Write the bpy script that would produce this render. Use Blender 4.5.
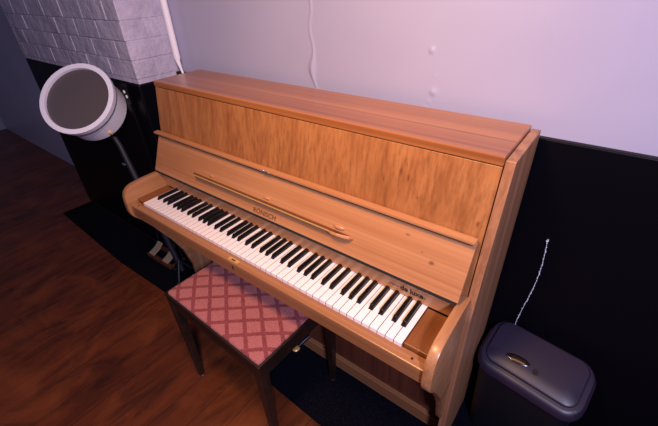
import bpy, bmesh, math, random
from mathutils import Vector, Matrix
random.seed(7)
for o in list(bpy.data.objects): bpy.data.objects.remove(o)
SC = bpy.context.scene
COL = SC.collection
K = 0.70                      # height of the white key tops above the floor

# ------------------------------------------------------------------ camera
cam = bpy.data.cameras.new('camera'); camo = bpy.data.objects.new('camera', cam); COL.objects.link(camo)
cam.sensor_width = 36.0; cam.lens = 372.92 / 658 * 36.0; cam.clip_start = 0.02
Rr = Vector((0.79481065, 0.60557977, -0.03935941)); Rd = Vector((0.30498692, -0.45467704, -0.83681047)); Rf = Vector((-0.52465132, 0.65310178, -0.54607606))
camo.matrix_world = Matrix(((Rr.x, -Rd.x, -Rf.x, 0.82411), (Rr.y, -Rd.y, -Rf.y, -0.55271), (Rr.z, -Rd.z, -Rf.z, 0.76538 + K), (0, 0, 0, 1)))
SC.camera = camo

# ------------------------------------------------------------------ world, lights, exposure
w = bpy.data.worlds.new('world'); SC.world = w; w.use_nodes = True
w.node_tree.nodes['Background'].inputs[0].default_value = (0.55, 0.50, 0.95, 1)
w.node_tree.nodes['Background'].inputs[1].default_value = 0.055
def area(name, loc, target, size, energy, color, sy=None):
    l = bpy.data.lights.new(name, 'AREA'); l.energy = energy; l.color = color; l.size = size
    if sy: l.shape = 'RECTANGLE'; l.size_y = sy
    o = bpy.data.objects.new(name, l); COL.objects.link(o); o.location = loc
    o.rotation_euler = (Vector(target) - Vector(loc)).to_track_quat('-Z', 'Y').to_euler()
    return o
area('ceiling_lamp_light', (0.40, -0.38, K + 1.15), (0.15, 0.05, K), 0.25, 18, (1.0, 0.59, 0.28))
area('window_light', (1.65, -1.15, K + 1.45), (0.2, 0.1, K), 0.22, 54, (0.68, 0.66, 1.0), 0.22)
SC.view_settings.view_transform = 'Standard'; SC.view_settings.look = 'None'
SC.view_settings.gamma = 1; SC.view_settings.exposure = 0.05; SC.view_settings.use_curve_mapping = False

# ------------------------------------------------------------------ materials
def mat(name, col, rough=0.5, metal=0.0, coat=0.0, spec=0.5):
    m = bpy.data.materials.new(name); m.use_nodes = True
    b = m.node_tree.nodes['Principled BSDF']
    b.inputs['Base Color'].default_value = (*col, 1); b.inputs['Roughness'].default_value = rough
    b.inputs['Metallic'].default_value = metal; b.inputs['Coat Weight'].default_value = coat
    b.inputs['Specular IOR Level'].default_value = spec
    return m
class NT:
    def __init__(s, m): s.m = m; s.t = m.node_tree; s.b = s.t.nodes['Principled BSDF']
    def n(s, ty, **kw):
        x = s.t.nodes.new(ty)
        for k, v in kw.items(): setattr(x, k, v)
        return x
    def l(s, a, b): s.t.links.new(a, b)
    def val(s, sock, v):
        if hasattr(v, 'is_linked') or hasattr(v, 'links'): s.l(v, sock)
        else: sock.default_value = v
    def math(s, op, a, b=0.0, clamp=False):
        x = s.n('ShaderNodeMath', operation=op); x.use_clamp = clamp
        s.val(x.inputs[0], a); s.val(x.inputs[1], b); return x.outputs[0]
    def mix(s, f, a, b, mode='MIX'):
        x = s.n('ShaderNodeMix', data_type='RGBA', blend_type=mode)
        s.val(x.inputs[0], f); s.val(x.inputs[6], a if hasattr(a, 'links') else (*a, 1)); s.val(x.inputs[7], b if hasattr(b, 'links') else (*b, 1))
        return x.outputs[2]
    def noise(s, scale3, sc=1.0, detail=4, rough=0.6, dist=0.0, off=(0, 0, 0)):
        tc = s.n('ShaderNodeTexCoord'); mp = s.n('ShaderNodeMapping'); mp.inputs['Scale'].default_value = scale3; mp.inputs['Location'].default_value = off
        s.l(tc.outputs['Object'], mp.inputs[0]); x = s.n('ShaderNodeTexNoise'); x.inputs['Scale'].default_value = sc
        x.inputs['Detail'].default_value = detail; x.inputs['Roughness'].default_value = rough; x.inputs['Distortion'].default_value = dist
        s.l(mp.outputs[0], x.inputs[0]); return x.outputs[0]
    def ramp(s, f, stops):
        x = s.n('ShaderNodeValToRGB'); e = x.color_ramp.elements
        while len(e) < len(stops): e.new(0.5)
        for i, (p, c) in enumerate(stops): e[i].position = p; e[i].color = (*c, 1)
        s.l(f, x.inputs[0]); return x.outputs[0]
    def bump(s, h, strength=0.2, dist=0.001):
        x = s.n('ShaderNodeBump'); x.inputs['Strength'].default_value = strength; x.inputs['Distance'].default_value = dist
        s.l(h, x.inputs['Height']); s.l(x.outputs[0], s.b.inputs['Normal'])
def wood(name, light, mid, dark, axis=0, rough=0.35, coat=0.35, streak=1.0, knots=(), seed=0.0, bumpy=0.08, fine=26):
    m = mat(name, mid, rough, 0, coat); m.node_tree.nodes['Principled BSDF'].inputs['Coat Roughness'].default_value = 0.38
    t = NT(m)
    def sc(lo, hi): v = [hi, hi, hi]; v[axis] = lo; return tuple(v)
    a = t.noise(sc(0.28, fine), 1.0, 5, 0.68, 0.15, (seed, seed * 2, seed * 3))
    b = t.noise(sc(0.22, 120), 1.0, 3, 0.7, 0.0, (seed, 0, 0))
    d = t.noise(sc(2.2, 3.5), 1.0, 2, 0.5, 0.3, (0, seed, 0))
    c = t.ramp(a, [(0.30, dark), (0.5, mid), (0.72, light)])
    f = t.math('MULTIPLY', t.math('SUBTRACT', b, 0.45, True), 1.6 * streak, True)
    c = t.mix(f, c, tuple(0.62 * x for x in dark))
    g = t.math('MULTIPLY', t.math('SUBTRACT', d, 0.42, True), 0.9, True)
    c = t.mix(g, c, light)
    for (kx, ky, kz, r, el) in knots:
        tc = t.n('ShaderNodeTexCoord'); mp = t.n('ShaderNodeMapping'); s3 = [1 / r] * 3; s3[axis] = 1 / (r * el)
        mp.vector_type = 'POINT'; mp.inputs['Scale'].default_value = s3
        mp.inputs['Location'].default_value = tuple(-p * q for p, q in zip((kx, ky, kz), s3))
        t.l(tc.outputs['Object'], mp.inputs[0])
        ln = t.n('ShaderNodeVectorMath', operation='LENGTH'); t.l(mp.outputs[0], ln.inputs[0])
        nz = t.noise((60, 60, 60), 1, 2); dd = t.math('ADD', ln.outputs['Value'], t.math('MULTIPLY', nz, 0.7))
        kf = t.math('MULTIPLY', t.math('SUBTRACT', 1.35, dd, True), 1.1, True)
        c = t.mix(kf, c, (0.16, 0.05, 0.02))
    t.l(c, t.b.inputs['Base Color']); t.bump(b, bumpy, 0.0006)
    return m
# local origin of piano objects is its base empty at (0,0.3,0)
PY = 0.3
M = {}
M['lid'] = wood('lid_wood', (0.48, 0.185, 0.055), (0.36, 0.125, 0.036), (0.20, 0.055, 0.016), 0, 0.33, 0.5, streak=1.7, seed=1.3, knots=[(0.43, -0.02, K + 0.426, 0.005, 1.3)])
M['panel'] = wood('upper_panel_wood', (0.46, 0.195, 0.066), (0.37, 0.14, 0.044), (0.24, 0.078, 0.022), 2, 0.4, 0.3, streak=1.5, seed=4.1,
                  knots=[(0.446, -0.086, K + 0.332, 0.007, 3.4), (0.468, -0.088, K + 0.318, 0.006, 2.6), (0.655, -0.1, K + 0.258, 0.007, 1.6), (0.40, -0.092, K + 0.30, 0.004, 3.0), (0.50, -0.095, K + 0.275, 0.004, 2)])
M['fall'] = wood('fallboard_wood', (0.56, 0.27, 0.125), (0.48, 0.21, 0.088), (0.32, 0.118, 0.042), 0, 0.28, 0.6, streak=0.9, seed=2.2, fine=13, knots=[(0.578, -0.151, K + 0.139, 0.008, 1.3), (0.548, -0.144, K + 0.155, 0.004, 1.3), (0.50, -0.132, K + 0.183, 0.005, 2.0)])
M['side'] = wood('side_wood', (0.48, 0.24, 0.12), (0.37, 0.165, 0.078), (0.20, 0.078, 0.035), 2, 0.42, 0.2, seed=6.0)
M['slip'] = wood('key_slip_wood', (0.40, 0.185, 0.082), (0.31, 0.13, 0.054), (0.20, 0.073, 0.028), 0, 0.36, 0.3, seed=8.0)
M['arm'] = wood('arm_wood', (0.48, 0.24, 0.11), (0.39, 0.175, 0.073), (0.26, 0.098, 0.038), 1, 0.34, 0.4, seed=9.0)
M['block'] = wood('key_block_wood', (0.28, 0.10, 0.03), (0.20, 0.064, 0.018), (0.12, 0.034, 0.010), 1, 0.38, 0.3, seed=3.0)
M['ledge'] = wood('shaded_ledge_wood', (0.17, 0.05, 0.016), (0.12, 0.032, 0.010), (0.07, 0.018, 0.006), 0, 0.4, 0.2, seed=3.0)  # wood colour darkened to carry the shade mirrored on the ledge top
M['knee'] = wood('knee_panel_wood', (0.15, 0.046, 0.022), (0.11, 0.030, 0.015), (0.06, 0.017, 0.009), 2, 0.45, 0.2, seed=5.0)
M['benchwood'] = wood('dark_bench_wood', (0.028, 0.010, 0.006), (0.013, 0.006, 0.004), (0.006, 0.003, 0.003), 0, 0.42, 0.1, seed=11.0)
M['brass'] = mat('brass', (0.95, 0.60, 0.20), 0.4, 0.6)
M['nickel'] = mat('nickel', (0.66, 0.56, 0.54), 0.35, 0.7)
M['chrome'] = mat('chrome', (0.85, 0.83, 0.84), 0.12, 1.0)
M['ivory'] = mat('white_key_plastic', (0.86, 0.80, 0.82), 0.16, 0, 0.3)
M['keyside'] = mat('key_side_wood', (0.30, 0.15, 0.06), 0.6)
M['ebony'] = mat('black_key_plastic', (0.006, 0.005, 0.007), 0.25, 0, 0.0, 0.4)
M['dullblack'] = mat('dull_black', (0.010, 0.007, 0.008), 0.9)  # dull black, also the painted-in shade of the gap behind the keys
M['dark'] = mat('black_gap', (0.006, 0.004, 0.004), 0.8)
M['letter'] = mat('aged_gold_lettering', (0.085, 0.045, 0.018), 0.5, 0.0)
M['decal'] = mat('dark_decal_lettering', (0.015, 0.008, 0.010), 0.5)
M['black'] = mat('black_gloss_paint', (0.002, 0.002, 0.004), 0.4, spec=0.14)
M['blackm'] = mat('black_metal', (0.010, 0.010, 0.014), 0.35, 0.3)
M['stand'] = mat('dark_grey_metal', (0.012, 0.012, 0.020), 0.55, 0.0)
M['rubber'] = mat('black_rubber', (0.01, 0.01, 0.01), 0.7)
M['pale'] = mat('pale_beige_plate', (0.42, 0.28, 0.17), 0.6)
M['pipe'] = mat('white_pipe_paint', (0.86, 0.82, 0.88), 0.3)
M['bin'] = mat('purple_black_plastic', (0.018, 0.012, 0.030), 0.42)
M['binbody'] = mat('black_plastic', (0.004, 0.004, 0.008), 0.5)
M['latch'] = mat('black_latch', (0.01, 0.006, 0.006), 0.2)
M['cord'] = mat('pale_silver_cord', (0.8, 0.8, 0.85), 0.3)
M['amber'] = mat('amber_glint', (0.14, 0.07, 0.02), 0.4, 0.5)  # amber colour for the glint painted on the bin's latch
M['drum'] = mat('pale_drum_shell', (0.85, 0.83, 0.95), 0.35)
M['skin'] = mat('grey_brown_drumhead', (0.09, 0.075, 0.08), 0.5)
M['glint'] = mat('white_glint', (0.75, 0.80, 0.85), 0.2)  # near-white that paints the glints on the dark wall

def wallmat():
    m = mat('lavender_wall_paint', (0.5, 0.44, 0.56), 0.38); t = NT(m)
    a = t.noise((1.2, 1.2, 1.6), 1.0, 3, 0.5); c = t.ramp(a, [(0.35, (0.38, 0.37, 0.51)), (0.65, (0.43, 0.42, 0.56))])
    b = t.noise((40, 40, 40), 1.0, 3, 0.6); t.l(c, t.b.inputs['Base Color']); t.bump(b, 0.12, 0.002); return m
M['wall'] = wallmat()
def brickmat():
    m = mat('painted_brick', (0.60, 0.50, 0.60), 0.45); t = NT(m)
    a = t.noise((12, 12, 12), 1.0, 4, 0.6); c = t.ramp(a, [(0.3, (0.40, 0.37, 0.48)), (0.6, (0.52, 0.48, 0.60))])
    b = t.noise((55, 55, 55), 1.0, 4, 0.6); t.l(c, t.b.inputs['Base Color']); t.bump(t.math('ADD', b, t.math('MULTIPLY', t.noise((9, 9, 9), 1.0, 3, 0.5), 4.0)), 0.7, 0.006); return m
M['brick'] = brickmat()
def floormat():
    m = mat('red_brown_floorboards', (0.1, 0.03, 0.01), 0.4, 0, 0.1); t = NT(m)
    tc = t.n('ShaderNodeTexCoord'); mp = t.n('ShaderNodeMapping'); mp.inputs['Rotation'].default_value = (0, 0, math.radians(90))
    t.l(tc.outputs['Object'], mp.inputs[0])
    br = t.n('ShaderNodeTexBrick'); br.inputs['Scale'].default_value = 1.0; br.inputs['Brick Width'].default_value = 1.7; br.inputs['Row Height'].default_value = 0.125
    br.inputs['Mortar Size'].default_value = 0.0012; br.inputs['Color1'].default_value = (0.15, 0.034, 0.009, 1); br.inputs['Color2'].default_value = (0.12, 0.026, 0.007, 1)
    br.inputs['Mortar'].default_value = (0.02, 0.006, 0.003, 1); t.l(mp.outputs[0], br.inputs[0])
    a = t.noise((7, 1.5, 7), 1.0, 6, 0.7, 1.5); b = t.noise((3.5, 3.5, 3.5), 1.0, 4, 0.6, 0.8)
    c = t.mix(t.math('MULTIPLY', t.math('SUBTRACT', a, 0.42, True), 3.2, True), br.outputs[0], (0.022, 0.006, 0.003))
    c = t.mix(t.math('MULTIPLY', t.math('SUBTRACT', b, 0.5, True), 2.2, True), c, (0.27, 0.070, 0.018))
    t.l(c, t.b.inputs['Base Color']); t.bump(a, 0.3, 0.003); return m
M['floor'] = floormat()
def rugmat():
    m = mat('navy_black_carpet', (0.012, 0.012, 0.026), 0.95, spec=0.05); t = NT(m)
    a = t.noise((220, 220, 220), 1.0, 2, 0.7); c = t.ramp(a, [(0.3, (0.001, 0.001, 0.003)), (0.62, (0.004, 0.004, 0.009)), (0.8, (0.022, 0.022, 0.036))])
    t.l(c, t.b.inputs['Base Color']); t.bump(a, 0.6, 0.004); return m
M['rug'] = rugmat()
def seatmat():
    m = mat('pink_lattice_fabric', (0.4, 0.1, 0.1), 0.8); t = NT(m); m.node_tree.nodes['Principled BSDF'].inputs['Sheen Weight'].default_value = 0.15
    tc = t.n('ShaderNodeTexCoord'); sp = t.n('ShaderNodeSeparateXYZ'); t.l(tc.outputs['Object'], sp.inputs[0])
    nz = t.noise((150, 150, 150), 1.0, 2, 0.6)
    jit = t.math('MULTIPLY', t.math('SUBTRACT', nz, 0.5), 0.10)
    X = t.math('DIVIDE', t.math('ADD', sp.outputs[0], 0.002), 0.0905); Y = t.math('DIVIDE', t.math('ADD', sp.outputs[1], 0.097), 0.0735)
    def band(op):
        u = t.math('ADD', t.math(op, X, Y), jit); fr = t.math('FRACT', t.math('ADD', u, 100.5)); d = t.math('ABSOLUTE', t.math('SUBTRACT', fr, 0.5))
        return t.math('LESS_THAN', d, 0.115), u
    b1, u1 = band('ADD'); b2, u2 = band('SUBTRACT')
    line = t.math('MAXIMUM', b1, b2)
    wv = t.noise((260, 260, 260), 1.0, 1, 0.5); dots = t.math('MULTIPLY', t.math('SUBTRACT', wv, 0.42, True), 2.5, True)
    cell = t.mix(dots, (0.37, 0.115, 0.112), (0.24, 0.065, 0.066)); ln = t.mix(dots, (0.17, 0.024, 0.030), (0.30, 0.065, 0.065))
    c = t.mix(line, cell, ln); t.l(c, t.b.inputs['Base Color']); t.bump(t.math('ADD', wv, t.math('MULTIPLY', line, -0.5)), 0.35, 0.0015)
    return m
M['seat'] = seatmat()

# ------------------------------------------------------------------ mesh helpers (world coordinates in, local mesh out)
def finish(name, bm, m, parent=None, smooth=False, origin=None, bevel=0, mats=None):
    bmesh.ops.recalc_face_normals(bm, faces=bm.faces)
    if bevel:
        es = [e for e in bm.edges if len(e.link_faces) == 2 and e.calc_face_angle(0) > 0.6]
        bmesh.ops.bevel(bm, geom=es, offset=bevel, segments=2, affect='EDGES', profile=0.5, clamp_overlap=True)
    off = Vector(origin) if origin is not None else (parent_origin(parent) if parent else Vector((0, 0, 0)))
    for v in bm.verts: v.co -= off
    me = bpy.data.meshes.new(name); bm.to_mesh(me); bm.free()
    for p in me.polygons: p.use_smooth = smooth
    for mm in (mats or [m]): me.materials.append(mm)
    if smooth: me.set_sharp_from_angle(angle=math.radians(35))
    o = bpy.data.objects.new(name, me); COL.objects.link(o)
    if parent: o.parent = parent
    elif origin is not None: o.location = off
    return o
ORG = {}
def parent_origin(p):
    while p.parent: p = p.parent
    return Vector(ORG.get(p.name, p.location))
def thing(name, loc, label, cat, group=None):
    o = bpy.data.objects.new(name, None); COL.objects.link(o); o.location = loc; o.empty_display_size = 0.05
    o['label'] = label; o['category'] = cat; ORG[o.name] = tuple(loc)
    if group: o['group'] = group
    return o
def box(bm, x0, x1, y0, y1, z0, z1, T=None):
    vs = [Vector((x, y, z)) for x in (x0, x1) for y in (y0, y1) for z in (z0, z1)]
    if T: vs = [T(v) for v in vs]
    v = [bm.verts.new(c) for c in vs]
    for f in ((0, 1, 3, 2), (4, 6, 7, 5), (0, 4, 5, 1), (2, 3, 7, 6), (0, 2, 6, 4), (1, 5, 7, 3)): bm.faces.new([v[i] for i in f])
def bx(*a, **k): bm = bmesh.new(); box(bm, *a, **k); return bm
def prism(bm, pts, a0, a1, axis):        # pts 2-D, extruded along axis
    def mk(p, a):
        if axis == 0: return (a, p[0], p[1])
        if axis == 1: return (p[0], a, p[1])
        return (p[0], p[1], a)
    A = [bm.verts.new(mk(p, a0)) for p in pts]; B = [bm.verts.new(mk(p, a1)) for p in pts]
    bm.faces.new(A); bm.faces.new(B[::-1])
    for i in range(len(pts)): j = (i + 1) % len(pts); bm.faces.new((A[i], A[j], B[j], B[i]))
def loft(bm, rings, cap=True):
    R = [[bm.verts.new(c) for c in r] for r in rings]; n = len(R[0])
    for a, b in zip(R, R[1:]):
        for i in range(n): j = (i + 1) % n; bm.faces.new((a[i], a[j], b[j], b[i]))
    if cap: bm.faces.new(R[0]); bm.faces.new(R[-1][::-1])
def tube(bm, pts, rad, n=10):
    pts = [Vector(p) for p in pts]; rings = []
    for i, p in enumerate(pts):
        d = (pts[min(i + 1, len(pts) - 1)] - pts[max(i - 1, 0)]).normalized()
        a = d.orthogonal().normalized() if i == 0 else (a - d * a.dot(d)).normalized()
        b = d.cross(a); r = rad[i] if isinstance(rad, (list, tuple)) else rad
        rings.append([p + a * r * math.cos(2 * math.pi * k / n) + b * r * math.sin(2 * math.pi * k / n) for k in range(n)])
    loft(bm, rings)
def rrect(cx, cy, w_, d_, r, z, rot=0, n=6):
    out = []
    for sx, sy, a0 in ((1, 1, 0), (-1, 1, 90), (-1, -1, 180), (1, -1, 270)):
        for k in range(n + 1):
            a = math.radians(a0 + 90 * k / n); out.append((sx * (w_ / 2 - r) + r * math.cos(a), sy * (d_ / 2 - r) + r * math.sin(a)))
    c, s = math.cos(rot), math.sin(rot)
    return [(cx + x * c - y * s, cy + x * s + y * c, z) for x, y in out]
def ball(bm, c, r, seg=12, sc=(1, 1, 1), T=None):
    res = bmesh.ops.create_uvsphere(bm, u_segments=seg, v_segments=seg // 2 + 2, radius=1)
    for v in res['verts']:
        q = Vector((v.co.x * r * sc[0], v.co.y * r * sc[1], v.co.z * r * sc[2])); v.co = (T(q) if T else q) + Vector(c)
def textmesh(name, s, width, height, O, U, V, N, m, parent, depth=0.0004, bold=0.0, shear=0.0):
    cu = bpy.data.curves.new(name, 'FONT'); cu.body = s; cu.size = 1; cu.offset = bold; cu.shear = shear; cu.resolution_u = 3
    to = bpy.data.objects.new('tmp', cu); COL.objects.link(to)
    dg = bpy.context.evaluated_depsgraph_get(); dg.update()
    me = bpy.data.meshes.new_from_object(to.evaluated_get(dg)); bpy.data.objects.remove(to)
    bm = bmesh.new(); bm.from_mesh(me); bpy.data.meshes.remove(me)
    r = bmesh.ops.extrude_face_region(bm, geom=bm.faces[:]); top = [g for g in r['geom'] if isinstance(g, bmesh.types.BMVert)]
    for v in top: v.co.z = 1
    xs = [v.co.x for v in bm.verts]; ys = [v.co.y for v in bm.verts]; x0, x1, y0, y1 = min(xs), max(xs), min(ys), max(ys)
    for v in bm.verts:
        v.co = O + U * ((v.co.x - x0) / (x1 - x0) * width) + V * ((v.co.y - y0) / (y1 - y0) * height) + N * (depth * v.co.z)
    return finish(name, bm, m, parent)
def struct(o): o['kind'] = 'structure'; return o

# ------------------------------------------------------------------ setting
struct(finish('floor', bx(-5, 3, -3, 0.62, -0.06, 0), M['floor']))
def frange(a, b, s): return [a + (b - a) * i / max(1, round((b - a) / s)) for i in range(max(1, round((b - a) / s)) + 1)]
def wall_back():
    xs = sorted(set([-5.0, -3.5, -2.0, -1.0, -0.5] + frange(-0.12, 0.02, 0.004) + [0.1, 0.2, 0.3] + frange(0.34, 0.42, 0.004) + [0.6, 1.0, 2.0, 3.0]))
    zs = sorted(set([0.0, 0.5, 1.0] + frange(1.05, 1.40, 0.005) + [1.6, 2.0, 2.6])); bm = bmesh.new()
    def bumpf(x, z):
        h = 0.0
        cx = -0.061 + 0.006 * math.sin(z * 47) + 0.02 * max(0, (1.135 - z)) / 0.1
        wd = 0.004 + 0.008 * math.exp(-((z - 1.18) / 0.035) ** 2)
        if z > 1.08: h += (0.004 + 0.007 * math.exp(-((z - 1.18) / 0.04) ** 2)) * math.exp(-((x - cx) / wd) ** 2)
        for (a, b, r, q) in ((0.372, 1.267, 0.007, 0.008), (0.388, 1.155, 0.009, 0.007), (0.376, 1.125, 0.006, 0.004), (0.368, 1.108, 0.008, 0.004), (0.39, 1.2, 0.005, 0.002)):
            h += q * math.exp(-((x - a) ** 2 + (z - b) ** 2) / r ** 2)
        return 0.62 * h
    G = [[bm.verts.new((x, 0.5 - bumpf(x, z), z)) for z in zs] for x in xs]
    B = [[bm.verts.new((x, 0.62, z)) for z in (zs[0], zs[-1])] for x in (xs[0], xs[-1])]
    for i in range(len(xs) - 1):
        for j in range(len(zs) - 1): bm.faces.new((G[i][j], G[i + 1][j], G[i + 1][j + 1], G[i][j + 1]))
    bm.faces.new((B[0][0], B[0][1], B[1][1], B[1][0]))
    return finish('wall_back', bm, M['wall'], smooth=True)
struct(wall_back())
DZ = K + 0.386
struct(finish('trim_1', bx(-0.905, 3, 0.478, 0.4995, 0.0, DZ), M['black'], bevel=0.003))       # black dado on the back wall
# painted brick chimney breast on the left, bricks modelled above the black dado
def chimney():
    bm = bmesh.new(); X1, X0, Y0, Y1 = -0.905, -2.3, 0.285, 0.4995
    box(bm, X0 + .0025, X1 - .0025, Y0 + .0025, Y1, DZ - 0.02, 2.6)
    h, L, g = 0.078, 0.222, 0.006; z = DZ; r = 0
    while z < 2.5:
        # front face bricks
        x = X1; first = (0.105 if r % 2 else L)
        while x > X0 + 0.02:
            x2 = max(x - first, X0); first = L; j = random.uniform(0, 0.003)
            box(bm, x2 + g / 2, x - (g / 2 if x != X1 else 0), Y0 - j, Y0 + 0.05, z + g / 2, z + h - g / 2); x = x2
        y = Y0; first = (L if r % 2 else 0.105)
        while y < Y1 - 0.02:
            y2 = min(y + first, Y1); first = L; j = random.uniform(0, 0.003)
            box(bm, X1 - 0.05, X1 + j, y + (g / 2 if y != Y0 else 0), y2 - g / 2, z + g / 2, z + h - g / 2); y = y2
        z += h; r += 1
    return finish('wall_left', bm, M['brick'], bevel=0.0025)
struct(chimney())
def ring(x1, y0, x0, y1, t): return [(x0, y0), (x1, y0), (x1, y1), (x0, y1)]
bm = bmesh.new(); prism(bm, [(-2.3, 0.285), (-0.915, 0.285), (-0.915, 0.4775), (-2.3, 0.4775)], 0, DZ - 0.021, 2)
struct(finish('trim_2', bm, M['black'], bevel=0.008))      # black painted lower chimney
bm = bmesh.new(); box(bm, -1.04, -1.0, 0.262, 0.2845, 0.0065, DZ - 0.03)
struct(finish('trim_3', bm, M['black'], bevel=0.006))      # black batten standing on it

o = thing('wall_pipe', (-0.825, 0.455, K + 0.40), 'white painted pipe in the corner between brick column and lavender wall', 'pipe')
bm = bmesh.new(); tube(bm, [(-0.825, 0.455, K + 0.455), (-0.825, 0.455, K + 1.85)], 0.0145, 16); finish('tube', bm, M['pipe'], o, True)
bm = bmesh.new(); tube(bm, [(-0.825, 0.455, K + 0.455), (-0.822, 0.453, K + 0.44), (-0.80, 0.445, K + 0.418), (-0.785, 0.44, K + 0.40), (-0.785, 0.455, K + 0.34)], [0.0135, 0.010, 0.006, 0.005, 0.005], 12); finish('pipe_tail', bm, M['pipe'], o, True)

# rug under the piano
bm = bmesh.new(); prism(bm, [(-2.25, 0.07), (-1.33, 0.035), (-0.87, 0.048), (0.05, 0.0), (1.9, -0.06), (1.9, 0.477), (-0.9, 0.477), (-0.9, 0.2835), (-2.25, 0.2835)], 0.0, 0.006, 2)
o = finish('carpet', bm, M['rug'], origin=(0, 0.3, 0)); o['label'] = 'navy black carpet strip under the piano along the wall'; o['category'] = 'carpet'

# ------------------------------------------------------------------ piano
P0 = thing('upright_piano', (0, PY, 0.006), 'light brown wooden upright piano with open fallboard and full keyboard', 'piano')
Z = 0.006
def pz(v): return v + K
SL = 0.177; FY = lambda z: 0.23 - SL * (0.426 - z)          # slanted front plane
XL, XR, XO = -0.657, 0.675, 0.697
def sidepoly(): return [(0.447, pz(0.418)), (FY(0.418), pz(0.418)), (0.1555, pz(0.0)), (0.1555, Z), (0.447, Z)]
bm = bmesh.new(); prism(bm, sidepoly(), XR + 0.001, XO, 0); finish('side_panel', bm, M['side'], P0, bevel=0.0015)
bm = bmesh.new(); prism(bm, [(0.447, pz(0.40)), (FY(0.40) + 0.018, pz(0.40)), (0.1735, pz(0.0)), (0.1555, pz(-0.01)), (0.1555, Z), (0.447, Z)], XL - 0.004, XL + 0.018, 0); finish('side_panel', bm, M['side'], P0, bevel=0.0015)
# lid
bm = bmesh.new(); box(bm, XL - 0.001, XR - 0.0005, 0.2235, 0.447, pz(0.4045), pz(0.427)); finish('lid', bm, M['lid'], P0, bevel=0.003)
# upper front panel
bm = bmesh.new(); prism(bm, [(FY(0.402), pz(0.402)), (FY(0.402) + 0.016, pz(0.402)), (FY(0.05) + 0.016, pz(0.05)), (FY(0.05), pz(0.05))], XL, XR - 0.0015, 0); finish('front_panel', bm, M['panel'], P0, bevel=0.001)
bm = bmesh.new(); box(bm, XL + 0.02, XR, 0.435, 0.445, Z + .02, pz(0.40)); finish('back_panel', bm, M['dark'], P0)
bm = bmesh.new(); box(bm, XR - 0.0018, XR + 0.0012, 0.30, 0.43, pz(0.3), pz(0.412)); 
finish('crack_shade', bm, M['dark'], P0)  # dark filler standing in for the shade in the crack beside the lid
# arms
armpoly = [(FY(0.072), 0.072), (0.06, 0.069), (0.02, 0.066), (-0.002, 0.0625), (-0.018, 0.055), (-0.030, 0.043), (-0.0375, 0.026), (-0.041, 0.005), (-0.0425, -0.02), (-0.042, -0.045), (-0.038, -0.062), (-0.028, -0.078), (-0.010, -0.098), (0.03, -0.16), (0.09, -0.27), (0.13, -0.36), (0.155, -0.47), (0.155, 0.0)]
for a, b in ((0.660, 0.685), (-0.669, -0.642)):
    bm = bmesh.new(); prism(bm, [(y, pz(z)) for y, z in armpoly], a, b, 0); finish('arm', bm, M['arm'], P0, smooth=True, bevel=0.003)
# key bed, slip, blocks
bm = bmesh.new(); box(bm, -0.641, 0.659, 0.006, 0.155, pz(-0.062), pz(-0.024)); finish('key_bed', bm, M['slip'], P0)
bm = bmesh.new(); box(bm, -0.641, 0.659, -0.030, 0.0045, pz(-0.0635), pz(-0.0125)); slip = finish('key_slip', bm, M['slip'], P0, bevel=0.003)
for x in (-0.6055, 0.6225):
    bm = bmesh.new(); tube(bm, [(x, -0.014, pz(-0.0126)), (x, -0.014, pz(-0.0120))], 0.0035, 12); finish('screw_hole', bm, M['dark'], slip)
bm = bmesh.new(); box(bm, -0.034, 0.012, -0.0245, -0.012, pz(-0.0127), pz(-0.0117)); finish('lock_plate', bm, M['brass'], slip, bevel=0.0002)
bm = bmesh.new(); box(bm, -0.020, -0.002, -0.0215, -0.0165, pz(-0.0117), pz(-0.0113)); finish('lock_slot', bm, M['dark'], slip)
bm = bmesh.new(); tube(bm, [(-0.007, -0.0302, pz(-0.030)), (-0.007, -0.0308, pz(-0.030))], 0.0042, 12); box(bm, -0.0092, -0.0048, -0.0308, -0.0302, pz(-0.043), pz(-0.030)); finish('keyhole', bm, M['dark'], slip)
for a, b in ((-0.641, -0.589), (0.589, 0.659)):
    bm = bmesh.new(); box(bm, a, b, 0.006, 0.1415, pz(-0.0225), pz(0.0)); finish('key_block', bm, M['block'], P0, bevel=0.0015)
# keys
W = 0.0235
BO = {1: -0.0035, 2: 0.0035, 4: -0.004, 5: 0.0, 6: 0.004}
blacks = []
for n in range(0, 50):
    q = (n - 2) % 7                      # 0 = C
    if q in (1, 2, 4, 5, 6):             # a black key on the left boundary of this white key
        if n >= 1: blacks.append((n * W + BO[q] - 25 * W, n))
bl = {n: x for x, n in blacks}
for n in range(50):
    x0 = (n - 25) * W + 0.0007; x1 = x0 + W - 0.0014
    l = (bl[n] + 0.0068) if n in bl else x0; r = (bl[n + 1] - 0.0068) if (n + 1) in bl else x1
    pts = [(x0, 0.0)]
    pts += [(x1, 0.0), (x1, 0.0485)]
    if r != x1: pts += [(r, 0.0485)]
    pts += [(r, 0.150), (l, 0.150)]
    if l != x0: pts += [(l, 0.0485)]
    pts += [(x0, 0.0485)]
    bm = bmesh.new(); prism(bm, pts, pz(-0.019), pz(0.0), 2)
    bmesh.ops.recalc_face_normals(bm, faces=bm.faces)
    o = finish('white_key', bm, M['ivory'], P0, bevel=0.0009, mats=[M['ivory'], M['keyside']])
    for p in o.data.polygons:
        if abs(p.normal.x) > 0.9: p.material_index = 1
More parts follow.
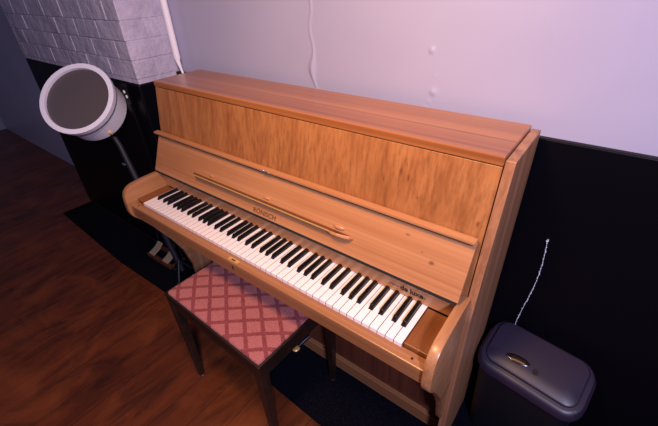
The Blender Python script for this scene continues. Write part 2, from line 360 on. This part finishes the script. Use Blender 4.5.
for x, n in blacks:
    bm = bmesh.new(); h = 0.0115
    loft(bm, [[(x - 0.0061, 0.0505, pz(-0.012)), (x + 0.0061, 0.0505, pz(-0.012)), (x + 0.0061, 0.148, pz(-0.012)), (x - 0.0061, 0.148, pz(-0.012))],
              [(x - 0.0061, 0.0505, pz(0.001)), (x + 0.0061, 0.0505, pz(0.001)), (x + 0.0061, 0.148, pz(0.001)), (x - 0.0061, 0.148, pz(0.001))],
              [(x - 0.0049, 0.057, pz(h)), (x + 0.0049, 0.057, pz(h)), (x + 0.0049, 0.148, pz(h)), (x - 0.0049, 0.148, pz(h))]])
    finish('black_key', bm, M['ebony'], P0, bevel=0.0013, smooth=True)
# rail behind the keys
bm = bmesh.new(); box(bm, -0.641, 0.659, 0.151, 0.1535, pz(-0.02), pz(0.02)); finish('key_gap_shade', bm, M['dullblack'], P0)  # dark strip painting in the shade of the gap below the rail
bm = bmesh.new(); box(bm, -0.588, 0.588, 0.0062, 0.150, pz(-0.0238), pz(-0.0195)); finish('key_frame', bm, M['dullblack'], P0)
bm = bmesh.new(); box(bm, -0.641, 0.659, 0.1425, 0.1545, pz(0.004), pz(0.058)); rail = finish('key_rail', bm, M['fall'], P0, bevel=0.001)
X_, Y_, Z_ = Vector((1, 0, 0)), Vector((0, 1, 0)), Vector((0, 0, 1))
textmesh('lettering', 'piano', 0.030, 0.008, Vector((0.470, 0.1424, pz(0.0235))), X_, Z_, -Y_, M['decal'], rail, shear=0.3)
textmesh('lettering', 'de luxe', 0.068, 0.0180, Vector((0.5045, 0.1424, pz(0.0205))), X_, Z_, -Y_, M['decal'], rail, bold=0.035)
bm = bmesh.new(); box(bm, 0.573, 0.581, 0.1420, 0.1424, pz(0.0255), pz(0.0268)); finish('lettering', bm, M['decal'], rail)
# fallboard, drawn in its own slanted frame: t up the board, n out of it
FB = Vector((0, 0.122, pz(0.079))); FU = Vector((0, 0.066, 0.149)).normalized(); FN = Vector((0, -FU.z, FU.y)); FLEN = 0.160
def F(x, t, n): return FB + X_ * x + FU * t + FN * n
def fbox(bm, x0, x1, t0, t1, n0, n1): box(bm, x0, x1, t0, t1, n0, n1, T=lambda v: F(v.x, v.y, v.z))
FL, FR = -0.660, 0.666
bm = bmesh.new(); fbox(bm, FL, FR, 0.0, FLEN - 0.002, -0.0085, 0.0); fall = finish('fallboard', bm, M['fall'], P0, bevel=0.0025)
bm = bmesh.new(); fbox(bm, FL + 0.004, FR - 0.004, -0.0070, 0.0, -0.008, -0.001); finish('dark_strip', bm, M['dullblack'], fall)  # narrow dark strip along the fallboard's lower edge
bm = bmesh.new(); box(bm, FL, FR + 0.001, 0.1650, 0.1870, pz(0.2265), pz(0.2365)); lip = finish('fallboard_lip', bm, M['fall'], fall, bevel=0.003)
bm = bmesh.new(); box(bm, FL + 0.003, FR - 0.003, 0.1675, 0.185, pz(0.2252), pz(0.2268)); finish('lip_shade', bm, M['dark'], fall)  # dark strip painting in the shade under the lip's overhang
bm = bmesh.new(); box(bm, -0.022, 0.012, 0.1636, 0.1652, pz(0.2277), pz(0.2355)); finish('lock_plate', bm, M['nickel'], fall, bevel=0.0004)
bm = bmesh.new(); ball(bm, (-0.012, 0.1636, pz(0.2320)), 0.0035, 10); ball(bm, (0.007, 0.1636, pz(0.2315)), 0.0028, 8); finish('lock_stud', bm, M['chrome'], fall, True)
bm = bmesh.new(); box(bm, -0.006, 0.002, 0.1630, 0.1637, pz(0.2300), pz(0.2330)); finish('lock_slot', bm, M['dark'], fall)
textmesh('lettering', 'RÖNISCH', 0.104, 0.0200, F(-0.051, 0.0065, 0.0002), X_, FU, FN, M['letter'], fall, bold=0.012)
# ledge for music on the open fallboard
led = bmesh.new(); T0, T1 = 0.053, 0.057
plan = [(x - 0.012, q) for x, q in ((-0.385, 0.001), (-0.372, 0.010), (-0.352, 0.019), (-0.325, 0.026), (-0.28, 0.028), (0.30, 0.028), (0.318, 0.027), (0.334, 0.021), (0.346, 0.012), (0.352, 0.001))]
A = [led.verts.new(F(x, T0, n)) for x, n in plan]; B = [led.verts.new(F(x, T1, n)) for x, n in plan]
led.faces.new(A); led.faces.new(B[::-1])
for i in range(len(plan)): j = (i + 1) % len(plan); led.faces.new((A[i], A[j], B[j], B[i]))
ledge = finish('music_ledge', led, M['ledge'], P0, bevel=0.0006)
bm = bmesh.new(); fbox(bm, -0.357, 0.282, T0 + 0.0012, T1 + 0.0006, 0.0270, 0.0298); finish('brass_strip', bm, M['brass'], ledge)
bm = bmesh.new(); cap = [(x - 0.010, q) for x, q in ((0.290, 0.0282), (0.302, 0.0325), (0.320, 0.0325), (0.340, 0.026), (0.354, 0.015), (0.360, 0.001), (0.352, 0.001), (0.346, 0.012), (0.334, 0.021), (0.318, 0.027))]
A = [bm.verts.new(F(x, T0 - 0.003, n)) for x, n in cap]; B = [bm.verts.new(F(x, T1 + 0.0015, n)) for x, n in cap]
bm.faces.new(A); bm.faces.new(B[::-1])
for i in range(len(cap)): j = (i + 1) % len(cap); bm.faces.new((A[i], A[j], B[j], B[i]))
finish('end_cap', bm, M['fall'], ledge, bevel=0.0015)
for x, q in ((-0.290, 0.9), (0.000, 1.0), (0.295, 1.35)):
    bm = bmesh.new(); ball(bm, F(x, T1 + 0.012, 0.0005), 0.0130 * q, 14, (1.2, 0.42, 0.42)); finish('small_bump', bm, M['fall'], ledge, True)  # rounded wooden bumps on the board above the ledge
# lower body
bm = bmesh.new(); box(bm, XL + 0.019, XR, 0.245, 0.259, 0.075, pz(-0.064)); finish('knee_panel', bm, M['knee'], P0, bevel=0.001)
bm = bmesh.new(); box(bm, XL + 0.019, XR, 0.232, 0.262, Z, 0.066); finish('bottom_rail', bm, M['slip'], P0, bevel=0.002)
bm = bmesh.new(); box(bm, XL + 0.019, XR, 0.2, 0.43, pz(-0.062), pz(-0.03)); finish('key_bed_board', bm, M['slip'], P0)
for x in (-0.10, 0.02):
    bm = bmesh.new()
    tube(bm, [(x + 0.02, 0.244, 0.082), (x + 0.012, 0.215, 0.076), (x + 0.002, 0.185, 0.060)], [0.009, 0.0085, 0.008], 12)
    pd = finish('pedal', bm, M['blackm'], P0, True)
    bm = bmesh.new(); ball(bm, (x - 0.002, 0.172, 0.055), 0.0165, 16, (1.0, 1.15, 0.42)); finish('pedal_tip', bm, M['brass'], pd, True)

# ------------------------------------------------------------------ bench
BO_ = (-0.022, 0.016, 0.0); rot = math.radians(-1.5)
bench = thing('piano_bench', BO_, 'dark wood piano bench with pink red lattice fabric seat in front of the keyboard', 'bench')
def BT(v): c, s = math.cos(rot), math.sin(rot); return Vector((BO_[0] + v.x * c - v.y * s, BO_[1] + v.x * s + v.y * c, v.z))
HW, HD, HT = 0.256, 0.184, K - 0.200
fr = bmesh.new()
for a in ((-HW, HW, -HD, -HD + 0.008), (-HW, HW, HD - 0.008, HD), (-HW, -HW + 0.008, -HD + 0.0081, HD - 0.0081), (HW - 0.008, HW, -HD + 0.0081, HD - 0.0081)):
    box(fr, *a, HT - 0.012, HT, T=BT)
finish('frame', fr, M['benchwood'], bench, bevel=0.002)
bm = bmesh.new()
for a in ((-HW + 0.03, HW - 0.03, -HD + 0.006, -HD + 0.022), (-HW + 0.03, HW - 0.03, HD - 0.022, HD - 0.006), (-HW + 0.006, -HW + 0.022, -HD + 0.03, HD - 0.03), (HW - 0.022, HW - 0.006, -HD + 0.03, HD - 0.03)):
    box(bm, *a, HT - 0.070, HT - 0.0125, T=BT)
finish('apron', bm, M['benchwood'], bench, bevel=0.0015)
bm = bmesh.new(); rings = []
for dz, ins in ((-0.010, 0.0085), (0.001, 0.0085), (0.0045, 0.0105), (0.007, 0.018), (0.009, 0.050), (0.010, 0.09)):
    rings.append([BT(Vector(c)) for c in rrect(0, 0, 2 * (HW - ins), 2 * (HD - ins), max(0.006, 0.012), HT + dz)])
loft(bm, rings)
for f in bm.faces: pass
o = finish('seat', bm, M['seat'], bench, True)
for sx in (-1, 1):
    for sy in (-1, 1):
        cx, cy = sx * (HW - 0.019), sy * (HD - 0.019)
        bm = bmesh.new()
        def sq(h, z, ox=0, oy=0): return [BT(Vector((cx + ox + a * h, cy + oy + b * h, z))) for a, b in ((-1, -1), (1, -1), (1, 1), (-1, 1))]
        zb = 0.006 if sy > 0 else 0.0
        loft(bm, [sq(0.0165, HT - 0.0125), sq(0.0165, HT - 0.075), sq(0.010, zb + 0.006, sx * 0.012 * 0, sy * 0.0)])
        lg = finish('leg', bm, M['benchwood'], bench, bevel=0.0012)
        bm = bmesh.new(); c = BT(Vector((cx, cy, 0))); tube(bm, [(c.x, c.y, zb), (c.x, c.y, zb + 0.006)], 0.0085, 12); finish('glide', bm, M['nickel'], lg, True)

# ------------------------------------------------------------------ bin on the right
BC = (0.868, 0.382); br = math.radians(-6)
b = thing('waste_bin', (BC[0], BC[1], 0.006), 'purple black plastic bin with closed lid on the floor beside the piano', 'bin')
bm = bmesh.new(); loft(bm, [rrect(*BC, 0.25, 0.125, 0.04, 0.006, br), rrect(*BC, 0.258, 0.130, 0.04, 0.02, br), rrect(*BC, 0.29, 0.150, 0.045, K - 0.345, br)]); finish('body', bm, M['binbody'], b, True)
def bsh(ring_): return [(x, y, z + (y - BC[1]) * 0.36) for x, y, z in ring_]
bm = bmesh.new(); loft(bm, [bsh(q) for q in (rrect(*BC, 0.300, 0.160, 0.05, K - 0.322, br), rrect(*BC, 0.314, 0.178, 0.055, K - 0.314, br), rrect(*BC, 0.314, 0.178, 0.055, K - 0.300, br), rrect(*BC, 0.298, 0.166, 0.048, K - 0.289, br), rrect(*BC, 0.28, 0.15, 0.04, K - 0.287, br))]); finish('rim', bm, M['bin'], b, True)
bm = bmesh.new(); cy_ = BC[1] + 0.004
loft(bm, [bsh(q) for q in (rrect(BC[0], cy_, 0.270, 0.143, 0.034, K - 0.288, br), rrect(BC[0], cy_, 0.270, 0.143, 0.034, K - 0.280, br), rrect(BC[0], cy_, 0.262, 0.135, 0.032, K - 0.2765, br), rrect(BC[0], cy_, 0.18, 0.07, 0.02, K - 0.275, br))]); lid = finish('lid', bm, M['bin'], b, True)
def onlid(x, y, dz=0.0): return (x, y, K - 0.2755 + (y - BC[1]) * 0.36 + dz)
TS = lambda v: Vector((v.x, v.y, v.z + v.y * 0.36 - v.x * 0.0))
bm = bmesh.new(); ball(bm, onlid(0.822, 0.362), 0.036, 22, (1.0, 0.36, 0.10), T=TS); finish('latch', bm, M['latch'], lid, True)
bm = bmesh.new(); ball(bm, onlid(0.824, 0.357, 0.0025), 0.022, 16, (1.0, 0.2, 0.10), T=TS); finish('latch_glint', bm, M['amber'], lid, True)  # glint on the latch, modelled as an amber blob
bm = bmesh.new(); loft(bm, [bsh(rrect(0.876, 0.350, 0.016, 0.016, 0.004, K - 0.279, br)), bsh(rrect(0.876, 0.350, 0.016, 0.016, 0.004, K - 0.2745, br))]); finish('emblem', bm, M['dark'], lid, True)
# cord hanging on the dark wall, pale beads paint its dotted glints
bm = bmesh.new(); n = 90
for i in range(n):
    s = i / (n - 1); z = K + 0.10 - 0.39 * s; x = 0.786 + 0.008 * math.sin(s * 5)
    if random.random() < 0.85: ball(bm, (x + random.uniform(-.001, .001), 0.4735, z), random.uniform(0.0008, 0.0020), 6)
tube(bm, [(0.786 + 0.008 * math.sin(s / 20 * 5), 0.4735, K + 0.10 - 0.39 * s / 20) for s in range(21)], 0.0007, 5)
tube(bm, [(0.786, 0.4778, K + 0.10), (0.786, 0.470, K + 0.10)], 0.003, 8)
o = finish('hanging_cord', bm, M['cord'], origin=(0.786, 0.4735, K - 0.29)); o['label'] = 'thin silver cord hanging on the black wall above the bin'; o['category'] = 'cord'

# ------------------------------------------------------------------ dark things at the left
o = thing('wall_glints', (-1.0, 0.2615, K + 0.30), 'two white glints painted on an added black plate, on dark wall below bricks', 'glints')  # plate added to carry the painted glints
bm = bmesh.new(); box(bm, -1.02, -0.97, 0.2535, 0.2615, K + 0.275, K + 0.36); finish('plate', bm, M['black'], o, bevel=0.002)
for x, z in ((-1.0, 0.331), (-0.990, 0.310)):
    bm = bmesh.new(); ball(bm, (x, 0.2525, K + z), 0.008, 10, (1, 0.5, 1)); finish('glint_blob', bm, M['glint'], o, True)  # pale blobs painted in as glints

# tilted pale drum on a black tripod
D0 = Vector((-1.30, 0.03, 0)); dc = Vector((-1.135, 0.125, K + 0.285)); ax = Vector((0.42, -0.55, 0.62)).normalized()
d = thing('drum', tuple(dc - ax * 0.06), 'pale round drum tilted on a black tripod left of the piano', 'drum')
e1 = ax.orthogonal().normalized(); e2 = ax.cross(e1)
def circ(r, h, n=40): return [dc + ax * h + e1 * r * math.cos(2 * math.pi * k / n) + e2 * r * math.sin(2 * math.pi * k / n) for k in range(n)]
bm = bmesh.new(); loft(bm, [circ(0.150, -0.07), circ(0.150, 0.05)], True); finish('shell', bm, M['drum'], d, True)
bm = bmesh.new(); loft(bm, [circ(0.152, 0.042), circ(0.166, 0.042), circ(0.168, 0.066), circ(0.146, 0.066), circ(0.146, 0.0505)], False); finish('hoop', bm, M['drum'], d, True)
bm = bmesh.new(); loft(bm, [circ(0.1495, 0.0505), circ(0.1495, 0.0525)], True); finish('drumhead', bm, M['skin'], d, True)
bm = bmesh.new(); ball(bm, dc + ax * 0.0 - e1 * 0.0 + Vector((0.10, 0.02, -0.125)), 0.014, 10, (1.4, 0.6, 0.6)); finish('glint_bead', bm, M['brass'], d, True)  # brass bead added to give an orange glint
s = thing('drum_stand', (-0.87, 0.19, 0.006), 'leaning dark metal stand holding the pale drum left of the piano', 'stand')
top = dc - ax * 0.086
bm = bmesh.new(); tube(bm, [(-0.875, 0.19, 0.05), (-1.05, 0.19, K - 0.093), (-1.10, 0.19, K + 0.07), tuple(dc - ax * 0.075)], [0.016, 0.016, 0.014, 0.011], 14); finish('pole', bm, M['stand'], s, True)
for k in range(3):
    a = math.radians(60 + 120 * k); p = Vector((-0.87 + 0.09 * math.cos(a), 0.19 + 0.075 * math.sin(a), 0.020))
    bm = bmesh.new(); tube(bm, [(-0.883, 0.19, 0.12), tuple(p)], 0.008, 8); lg = finish('leg', bm, M['blackm'], s, True)
    bm = bmesh.new(); ball(bm, tuple(p), 0.013, 10); finish('rubber_foot', bm, M['rubber'], lg, True)
bm = bmesh.new(); ball(bm, (-1.07, 0.165, K - 0.02), 0.013, 10, (1.3, 0.6, 0.7)); finish('wing_nut', bm, M['chrome'], s, True)

# twin foot pedal on the carpet
f = thing('foot_pedal', (-1.10, 0.21, 0.006), 'dark metal foot pedal with two pale plates on the carpet left of the piano', 'pedal')
ra = math.radians(2)
def FP(v): c, s_ = math.cos(ra), math.sin(ra); return Vector((-1.10 + 0.85 * (v.x * c - v.y * s_), 0.212 + 0.8 * (v.x * s_ + v.y * c), 0.85 * v.z + 0.006))
bm = bmesh.new(); box(bm, -0.15, 0.13, -0.055, -0.025, 0, 0.03, T=FP); box(bm, -0.15, 0.13, 0.05, 0.08, 0, 0.02, T=FP)
for x in (-0.15, 0.11): box(bm, x, x + 0.02, -0.0249, 0.0499, 0.0, 0.018, T=FP)
finish('base', bm, M['knee'], f, bevel=0.003)
bm = bmesh.new()
prism_pts = [(-0.045, 0.032), (0.015, 0.055), (0.05, 0.085), (0.05, 0.091), (0.012, 0.062), (-0.047, 0.038)]
A = [bm.verts.new(FP(Vector((-0.125, y, z)))) for y, z in prism_pts]; B = [bm.verts.new(FP(Vector((-0.065, y, z)))) for y, z in prism_pts]
bm.faces.new(A); bm.faces.new(B[::-1])
for i in range(6): bm.faces.new((A[i], A[(i + 1) % 6], B[(i + 1) % 6], B[i]))
finish('footplate', bm, M['pale'], f, bevel=0.001)
bm = bmesh.new()
pts = [(-0.045, 0.032), (0.0, 0.048), (0.04, 0.080), (0.07, 0.125), (0.066, 0.13), (0.035, 0.088), (-0.003, 0.055), (-0.047, 0.038)]
A = [bm.verts.new(FP(Vector((0.035 + 0.02 * max(0, y / 0.07), y, z)))) for y, z in pts]; B = [bm.verts.new(FP(Vector((0.100 - 0.02 * max(0, y / 0.07), y, z)))) for y, z in pts]
bm.faces.new(A); bm.faces.new(B[::-1])
for i in range(8): bm.faces.new((A[i], A[(i + 1) % 8], B[(i + 1) % 8], B[i]))
finish('footplate', bm, M['pale'], f, bevel=0.001)
bm = bmesh.new()
for x in (-0.15, 0.0, 0.12): tube(bm, [FP(Vector((x, 0.065, 0.0205))), FP(Vector((x, 0.075, 0.17)))], 0.007, 8)
tube(bm, [FP(Vector((-0.15, 0.075, 0.165))), FP(Vector((0.12, 0.075, 0.165)))], 0.006, 8)
finish('post', bm, M['blackm'], f, True)
bm = bmesh.new(); ball(bm, FP(Vector((-0.02, 0.06, 0.12))), 0.011, 10); finish('wing_nut', bm, M['chrome'], f, True)
